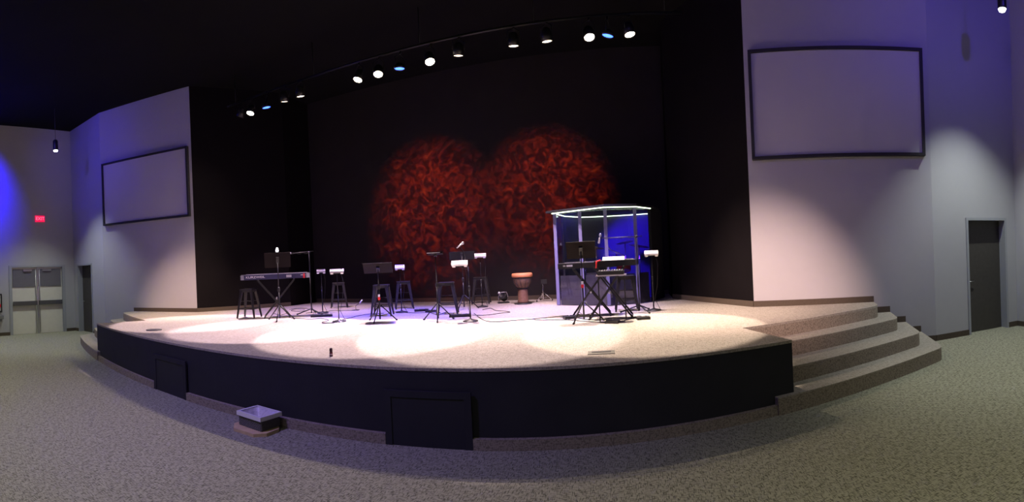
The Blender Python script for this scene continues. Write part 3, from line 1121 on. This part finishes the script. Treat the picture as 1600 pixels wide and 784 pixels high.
keyboard((-3.13, 3.51), .70, 1.572, 1.47, .32, .105, 'piano_blue_lit',
         'long blue-lit stage piano with white lettering on its back at far left', ('KURZWEIL', .062, -.42, 1.35), None, k1x)

x_stand((3.22, 3.75), .05, 1.56, .55, .62, 'black folding X stand under the left-hand black keyboard before the booth', .3)
x_stand((3.56, 3.34), -.05, 1.58, .46, .66, 'black folding X stand under the right-hand black keyboard before the booth', .3)


def k2x(o, w_, dp, th):
    MB().box((-w_ * .30, -dp / 2 - .002, th * .55), (.10, .008, .03)).obj('white_label', 'text_white', o)
    MB().box((-w_ * .39, -dp / 2 - .002, th * .55), (.04, .008, .025)).obj('jack_panel', 'silver', o)


def k3x(o, w_, dp, th):
    MB().box((-.02, -dp / 2 + .045, th + .030), (.34, .085, .012), rot=(R(36), 0, 0)).obj('display_strip', 'mixer_white', o)['label'] = 'long white strip along the top edge'
    MB().tube([(-w_ / 2 + .10, -dp / 2 + .02, th + .01), (-w_ / 2 + .05, -dp / 2 - .02, th - .0), (-w_ / 2 + .03, -dp / 2 - .02, -.02)], .014, 8).obj('red_strap', 'red', o)['label'] = 'red strap hanging over the left end'


keyboard((3.18, 3.78), .03, 1.56, .98, .30, .09, 'black_plastic', 'black keyboard with a small white label, left of the two before the drum booth', None, None, k2x, 40)
keyboard((3.66, 3.36), -.03, 1.58, .66, .26, .09, 'black_plastic', 'black keyboard with white strip and red strap, right one before the drum booth', None, None, k3x, 25)
# small desk mixer and bits carried under the right keyboard
sm = thing('small_audio_mixer', 'small audio mixer with pale knobs on a thin-legged tray under the right-hand keyboard', 'mixer', (3.60, 2.98, 1.44), -.05)
MB().box((0, 0, .012), (.46, .20, .02)).obj('tray', 'silver', sm)
MB().box((0, 0, .05), (.40, .20, .055)).obj('case', 'black_plastic', sm, bevel=.008)
kb = MB()
for i in range(10):
    for j in range(3):
        kb.lathe([(.010, 0), (.008, .018)], 8, c=(-.17 + i * .038, -.08 + j * .05, .078))
kb.obj('knobs', 'silver', sm)['kind'] = 'stuff'
MB().bar((-.20, .0, .002), (-.20, .0, HS - 1.44), .018).obj('tray_post', 'black_metal', sm)
MB().bar((.20, .0, .002), (.20, .0, HS - 1.44), .018).obj('tray_post', 'black_metal', sm)


# ------------------------------------------------------------------ djembe and small things
dj = thing('djembe', 'carved wooden djembe drum with an orange head standing near the back wall', 'drum', (1.50, 6.20, HS))
MB().lathe([(.115, 0.02), (.125, .05), (.115, .09), (.112, .30), (.105, .345)], 32).obj('foot_column', 'wood', dj)
MB().lathe([(.105, .345), (.15, .40), (.19, .48), (.205, .56), (.20, .61)], 32).obj('bowl', 'wood_dark', dj)
MB().lathe([(.205, .595), (.228, .60), (.235, .63), (.232, .665), (.215, .685), (0, .688)], 32).obj('head', 'skin', dj)
MB().lathe([(.116, .335), (.122, .34), (.122, .36), (.112, .365)], 32).obj('lower_ring', 'rope', dj)
MB().lathe([(.208, .578), (.214, .582), (.214, .596), (.208, .60)], 32).obj('upper_ring', 'rope', dj)
for i in range(12):
    a = 2 * PI * i / 12
    MB().tube([(math.cos(a) * .215, math.sin(a) * .215, .59), (math.cos(a) * .205, math.sin(a) * .205, .48), (math.cos(a + .15) * .122, math.sin(a + .15) * .122, .355)], .004, 6).obj('tension_rope', 'rope', dj)
MB().lathe([(.20, 0), (.20, .012), (.13, .02), (.12, .03)], 28).obj('floor_ring', 'black_plastic', dj)

hs_ = thing('drum_hardware_stand', 'chrome three-legged drum stand just right of the djembe', 'stand', (1.86, 6.72, HS), .2)
tripod_legs(hs_, .20, .22, -.25, .012, True, 'chrome')
MB().tube([(0, 0, .05), (0, 0, .42)], .011, 10).obj('pole', 'chrome', hs_)
MB().box((.03, 0, .45), (.14, .05, .10)).obj('head_block', 'black_plastic', hs_, bevel=.01)

fl_ = thing('floor_spotlight', 'black floor lamp can with a pale ring by the back wall left of the djembe', 'spotlight', (0.95, 6.55, HS), .4)
MB().box((0, 0, .012), (.26, .20, .024)).obj('base_plate', 'black_plastic', fl_, bevel=.004)
MB().lathe([(.05, -.11), (.085, -.08), (.09, .06), (.08, .06), (.075, .03), (0, .03)], 20, c=(0, 0, .15), axis=(-.5, -.5, .55)).obj('can', 'black_plastic', fl_)
MB().tube([(-.10, 0, .02), (-.11, 0, .16), (-.05, -.02, .25), (.08, -.02, .25), (.11, 0, .16), (.10, 0, .02)], .007, 6).obj('yoke', 'silver', fl_)
MB().lathe([(.030, 0), (.028, .01), (0, .012)], 12, c=(-.10, -.05, .24), axis=(-.2, -1, .2)).obj('lens', 'silver', fl_)

bt = thing('small_bottle', 'tiny dark red and tan bottle standing alone near the front edge of the stage', 'bottle', (0.64, .10, HS))
MB().lathe([(.018, 0), (.02, .01), (.018, .045), (.012, .05)], 14).obj('bottle_body', 'bottle', bt)
MB().lathe([(.0205, .012), (.0205, .030)], 14).obj('bottle_label', 'label_tan', bt)
MB().lathe([(.016, .05), (.018, .055), (.018, .085), (.010, .095)], 14).obj('cap', 'bottle_cap', bt)

fp = thing('floor_pocket', 'oblong brown metal floor pocket lid in the front right of the stage', 'floor box', (3.56, .56, HS), .06, 'floor pockets in the stage')
MB().box((0, 0, .003), (.28, .17, .006)).obj('lid', 'plate', fp)
MB().box((0, .02, .008), (.20, .06, .004)).obj('flap', 'pit', fp)
fq = thing('floor_pocket', 'dark oval floor pocket at the far left of the stage', 'floor box', (-3.57, .62, HS), .5, 'floor pockets in the stage')
MB().lathe([(.15, 0), (.15, .008), (.13, .012), (0, .012)], 24).obj('lid', 'pit', fq)
MB().box((0, 0, .014), (.12, .03, .006)).obj('flap', 'plate', fq)

# wicker basket with a lined white bin on a flat tan slab, on the house floor
sl = thing('stone_slab', 'irregular flat tan slab on the floor under the wicker basket', 'slab', (.03, -.49, 0), -.12)
sp = [(-.27, -.15), (-.14, -.26), (.02, -.245), (.18, -.24), (.27, -.13), (.25, .07), (.14, .17), (-.05, .19), (-.20, .15), (-.28, .0)]
MB().prism(sp, 0, .035).obj('slab_body', 'stone', sl, bevel=.008)
bk = thing('wicker_basket', 'dark wicker basket holding a white bin, on the floor before the stage', 'basket', (.03, -.49, .035), -.12)
mb = MB()
W2, D2 = .19, .135
for (x0, y0, x1, y1) in ((-W2, -D2, W2, -D2), (W2, -D2, W2, D2), (W2, D2, -W2, D2), (-W2, D2, -W2, -D2)):
    n = 12
    for k in range(7):
        z = .009 + k * .0145
        pts = []
        for i in range(n * 2 + 1):
            u = i / (n * 2)
            wv = .004 * (1 if (i + k) % 2 else -1)
            nx, ny = (y1 - y0), -(x1 - x0)
            L = math.hypot(nx, ny)
            pts.append((x0 + (x1 - x0) * u + nx / L * wv, y0 + (y1 - y0) * u + ny / L * wv, z))
        mb.tube(pts, .008, 5)
mb.box((0, 0, .008), (W2 * 2 - .01, D2 * 2 - .01, .012))
mb.obj('weave', 'wicker', bk)
bn = thing('white_bin', 'white plastic bin with a liner sitting in the wicker basket', 'bin', (.03, -.49, .050), -.12)
mb = MB()
for (c_, s_) in (((0, -.125, .065), (.36, .012, .13)), ((0, .125, .065), (.36, .012, .13)), ((-.175, 0, .065), (.012, .24, .13)), ((.175, 0, .065), (.012, .24, .13)), ((0, 0, .005), (.35, .25, .01))):
    mb.box(c_, s_)
mb.obj('bin_body', 'bin_white', bn)
mb = MB()
for (c_, s_) in (((0, -.142, .12), (.42, .03, .045)), ((0, .142, .12), (.42, .03, .045)), ((-.197, 0, .12), (.03, .256, .045)), ((.197, 0, .12), (.03, .256, .045))):
    mb.box(c_, s_)
mb.obj('bin_rim', 'bin_white', bn, bevel=.006)
lm = MB()
gv = {}
N = 10
random.seed(5)
for i in range(N + 1):
    for j in range(N + 1):
        u, v = i / N * 2 - 1, j / N * 2 - 1
        e = max(abs(u), abs(v))
        z = .03 + (.10 * max(0, (e - .5) / .5)) + random.uniform(-.008, .012)
        gv[i, j] = lm.bm.verts.new((u * .166, v * .116, z if e < .99 else .135))
for i in range(N):
    for j in range(N):
        f = lm.bm.faces.new((gv[i, j], gv[i + 1, j], gv[i + 1, j + 1], gv[i, j + 1]))
        f.smooth = True
lm.obj('liner', 'liner', bn)


# pedals and boxes on the deck
def pedal(xy, rz, w_, d_, h_, label, knobs=3):
    o = thing('pedal_board', label, 'pedal', (*xy, HS), rz, 'pedals and boxes on the stage floor')
    MB().box((0, 0, h_ / 2), (w_, d_, h_)).obj('case', 'black_plastic', o, bevel=.006)
    for i in range(knobs):
        MB().lathe([(.012, 0), (.010, .014), (0, .015)], 10, c=((i - (knobs - 1) / 2) * w_ / (knobs + .5), .02, h_)).obj('foot_switch', 'steel', o)
    return o


pedal((-2.15, 3.80), .6, .45, .20, .04, 'black pedal board on the floor among the cables right of the blue-lit keyboard', 4)
pedal((-0.42, 4.98), .5, .30, .18, .04, 'black pedal box beside the small bright mixer box stand', 2)
pedal((-0.15, 4.85), .3, .22, .14, .035, 'small black box on the floor between the tilted and the flat music stands', 2)
pedal((0.80, 4.00), .3, .40, .18, .04, 'black pedal board left of the long looping cable at centre', 3)
pedal((4.06, 2.98), .1, .20, .14, .04, 'black pedal box at the right foot of the keyboard stands', 2)
pedal((3.60, 2.72), -.3, .20, .12, .04, 'small black pedal in front of the right keyboard stand', 1)
pedal((2.88, 3.42), .5, .20, .12, .04, 'small black pedal under the music stand by the booth', 1)


def cable(pts, label, r=.006, sub=6):
    P_ = [Vector((p[0], p[1], HS + r)) for p in pts]
    out = []
    n = len(P_)
    for i in range(n - 1):
        p0, p1, p2, p3 = P_[max(i - 1, 0)], P_[i], P_[i + 1], P_[min(i + 2, n - 1)]
        for k in range(sub):
            t = k / sub
            out.append(.5 * ((2 * p1) + (-p0 + p2) * t + (2 * p0 - 5 * p1 + 4 * p2 - p3) * t * t + (-p0 + 3 * p1 - 3 * p2 + p3) * t ** 3))
    out.append(P_[-1])
    tag(MB().tube(out, r, 6).obj('cable', 'rubber', None), label, 'cable', 'cables lying on the stage')


cable([(0.9, 4.5), (1.38, 3.5), (1.65, 3.2), (1.89, 3.28), (2.37, 3.54), (2.73, 3.75), (3.02, 3.85)], 'long black cable curving from the centre stands to the right keyboards')
cable([(0.97, 4.18), (1.25, 4.15), (1.46, 4.43), (1.6, 4.55), (1.49, 4.71), (1.22, 4.91), (0.98, 5.36), (0.9, 5.07)], 'looped black cable at centre in front of the back-wall stools')
cable([(2.26, 3.44), (2.41, 3.3), (2.58, 3.28), (2.79, 3.25), (3.01, 3.13)], 'short straight cable running into the tangle at the right keyboards')
cable([(-2.59, 3.34), (-2.1, 3.3), (-1.87, 3.42), (-1.56, 3.2), (-1.49, 2.89), (-1.3, 2.81), (-1.21, 2.88)], 'black cable zigzagging in front of the blue-lit keyboard stand')
cable([(-1.33, 3.35), (-1.36, 3.69), (-1.4, 4.03), (-1.31, 4.4), (-1.08, 4.54)], 'black cable from the left round-based stand towards the tilted music stand')
cable([(-0.69, 4.66), (-0.38, 4.62), (-0.1, 4.68), (0.15, 4.63)], 'straight cable between the two small black pedals left of centre')
cable([(2.82, 3.69), (2.8, 3.48), (2.92, 3.22), (3.14, 3.02), (3.38, 2.86), (3.6, 2.83), (3.79, 2.94), (3.93, 3.22)], 'cable curled round the feet of the right keyboard stands')
cable([(2.97, 3.52), (3.15, 3.24), (3.42, 3.09), (3.56, 3.28), (3.76, 3.13), (4.01, 3.35)], 'cable looping behind the right keyboard stand feet')
cable([(-3.96, 4.95), (-4.1, 5.37), (-3.74, 5.34), (-3.39, 4.97), (-3.4, 4.65), (-3.73, 4.74), (-3.91, 5.13), (-3.6, 5.1)], 'coiled cable on the floor right of the blue-lit keyboard stand')
cable([(-2.94, 4.29), (-2.86, 4.52), (-2.67, 4.7), (-2.64, 4.93), (-2.33, 4.98), (-2.03, 5.07)], 'cable trailing under the back mixer stand at the back left')

# ------------------------------------------------------------------ drum booth
ZT = 2.675
bo = thing('drum_booth', 'clear-panelled drum booth with frosted posts and glowing strips round its dark roof', 'booth')
PF = [(2.38, 5.62), (2.93, 5.34), (3.45, 5.10), (4.03, 5.28), (4.33, 5.66)]   # front posts
PB = [(4.60, 6.42), (4.45, 6.90), (3.88, 7.08), (3.37, 7.13), (2.74, 7.02), (2.42, 6.40)]
for i in range(4):
    a, b = Vector((*PF[i], 0)), Vector((*PF[i + 1], 0))
    t = (b - a).normalized()
    MB().bar(a + t * .03 + Vector((0, 0, (HS + ZT) / 2 + .005)), b - t * .03 + Vector((0, 0, (HS + ZT) / 2 + .005)), .008, .008, ZT - HS - .03, ZT - HS - .03).obj('clear_panel', 'acrylic', bo)
for i in range(4):
    x, y = PF[i]
    MB().box((x, y, (HS + ZT) / 2), (.066, .03, ZT - HS - .02), rot=(0, 0, .1 * i - .2)).obj('post', 'post', bo)
x, y = PF[4]
MB().box((x, y, (HS + ZT) / 2), (.02, .03, ZT - HS - .02)).obj('post', 'foam', bo)
# solid side and back panels
solid = [PF[4]] + PB + [PF[0]]
for i in range(len(solid) - 1):
    a, b = Vector((*solid[i], 0)), Vector((*solid[i + 1], 0))
    if i == len(solid) - 2:
        continue
    MB().bar(a + Vector((0, 0, (HS + ZT) / 2)), b + Vector((0, 0, (HS + ZT) / 2)), .06, .06, ZT - HS - .01, ZT - HS - .01).obj('wall_panel', 'foam' if i == 0 else 'booth_back', bo)
a, b = Vector((*PB[-1], 0)), Vector((*PF[0], 0))
MB().bar(a + Vector((0, 0, (HS + ZT) / 2)), b + (a - b).normalized() * .03 + Vector((0, 0, (HS + ZT) / 2)), .01, .01, ZT - HS - .03, ZT - HS - .03).obj('clear_panel', 'acrylic', bo)
roof = [(2.20, 5.56), (2.90, 5.17), (3.44, 4.83), (4.07, 5.03), (4.39, 5.56)] + PB
MB().prism(roof, ZT, ZT + .045).obj('roof', 'foam', bo)


def led(points, z):
    for i in range(len(points) - 1):
        a, b = points[i], points[i + 1]
        MB().tube([(a[0], a[1], z), (b[0], b[1], z)], .011, 6).obj('light_strip', 'led', bo)


RO = [(2.33, 5.58), (2.91, 5.20), (3.44, 4.86), (4.06, 5.06), (4.36, 5.58)]
led(RO, ZT - .012)
led([(2.41, 5.70), (2.50, 6.36), (2.82, 6.92), (3.37, 7.04), (3.86, 6.99), (4.38, 6.84)], ZT - .02)
# half-height grey panels behind the clear front
for i in range(4):
    a, b = Vector((*PF[i], 0)), Vector((*PF[i + 1], 0))
    t = (b - a).normalized()
    n = Vector((-t.y, t.x, 0)) * .06
    MB().bar(a + t * .04 + n + Vector((0, 0, HS + .31)), b - t * .04 + n + Vector((0, 0, HS + .31)), .02, .02, .60, .60).obj('low_panel', mat('low_panel_grey', (.045, .04, .055), .8, noise=(12, .5)), bo)
l = spot('booth_blue', (2.95, 5.95, 2.5), (4.3, 6.9, 1.6), 420, (0.04, 0.005, 1.0), 84, .6, .1)

# drum kit inside
dk = thing('drum_kit', 'dark drum kit with red rack tom and cymbals seen through the clear booth', 'drum kit', (3.55, 6.2, HS))
MB().lathe([(.27, -.22), (.28, -.20), (.28, .20), (.27, .22)], 28, c=(-.05, -.25, .30), axis=(0, 1, 0)).obj('bass_drum', 'black_plastic', dk)
MB().lathe([(.24, 0), (.24, .004)], 28, c=(-.05, -.474, .30), axis=(0, -1, 0)).obj('bass_head', 'drum_head', dk)
tm = MB().lathe([(.15, -.09), (.155, -.08), (.155, .08), (.15, .09)], 24, c=(.20, -.25, .73), axis=(0, .35, 1)).obj('rack_tom', 'drum_red', dk)
MB().lathe([(.158, 0), (.158, .018)], 24, c=(.20, -.22, .81), axis=(0, .35, 1)).obj('tom_hoop', 'chrome', tm)
tm = MB().lathe([(.13, -.08), (.135, -.07), (.135, .07), (.13, .08)], 24, c=(-.22, -.25, .71), axis=(0, .35, 1)).obj('rack_tom', 'black_plastic', dk)
MB().lathe([(.138, 0), (.138, .018)], 24, c=(-.22, -.22, .78), axis=(0, .35, 1)).obj('tom_hoop', 'chrome', tm)
MB().tube([(0, -.25, .55), (.20, -.25, .66)], .012, 8).obj('tom_arm', 'chrome', dk)
MB().tube([(-.08, -.25, .55), (-.22, -.25, .64)], .012, 8).obj('tom_arm', 'chrome', dk)
ft = MB().lathe([(.19, .20), (.19, .52)], 24, c=(.52, .1, 0)).obj('floor_tom', 'black_plastic', dk)
for k in range(3):
    a = k * 2.1
    MB().tube([(.52 + math.cos(a) * .2, .1 + math.sin(a) * .2, 0), (.52 + math.cos(a) * .2, .1 + math.sin(a) * .2, .40)], .007, 6).obj('floor_tom_leg', 'chrome', ft)
MB().lathe([(.17, .48), (.17, .62)], 24, c=(-.45, .1, 0)).obj('snare_drum', 'silver', dk)
MB().tube([(-.45, .1, 0), (-.45, .1, .48)], .012, 8).obj('snare_pole', 'chrome', dk)
for (x, y, z, r, tl) in ((-.62, -.1, 1.02, .18, 0), (.55, -.2, 1.15, .22, .18), (-.35, -.45, 1.15, .19, .12), (.25, .25, 1.25, .2, -.15)):
    MB().tube([(x, y, 0), (x, y, z + .03)], .009, 8).obj('cymbal_pole', 'chrome', dk)
    MB().lathe([(r, 0), (.05, .018), (.03, .03), (0, .032)], 28, c=(x, y, z), axis=(tl, .1, 1)).obj('cymbal', 'brass', dk)
bm_ = thing('drum_boom_stand', 'small boom arm with a silver microphone angled over the drums in the booth', 'microphone stand', (3.62, 5.62, HS), 0)
MB().tube([(0, 0, .02), (0, 0, 1.02)], .010, 8).obj('pole', 'chrome', bm_)
MB().lathe([(.11, 0), (.11, .012), (.02, .03)], 24).obj('round_base', 'gun', bm_)
MB().tube([(.18, 0, .96), (-.12, 0, 1.10)], .008, 8).obj('boom_arm', 'chrome', bm_)
MB().tube([(-.12, 0, 1.10), (-.16, 0, 1.16)], .016, 10).obj('microphone', 'silver', bm_)
th_ = thing('drum_throne', 'round black drum stool inside the booth behind the kit', 'stool', (3.45, 6.72, HS))
MB().lathe([(.15, .46), (.17, .48), (.17, .53), (.14, .55), (0, .55)], 24).obj('cushion', 'black_plastic', th_)
MB().tube([(0, 0, .1), (0, 0, .46)], .018, 10).obj('pole', 'chrome', th_)
for k in range(3):
    a = .4 + k * 2 * PI / 3
    MB().tube([(0, 0, .22), (math.cos(a) * .22, math.sin(a) * .22, .012)], .011, 8).obj('leg', 'chrome', th_)
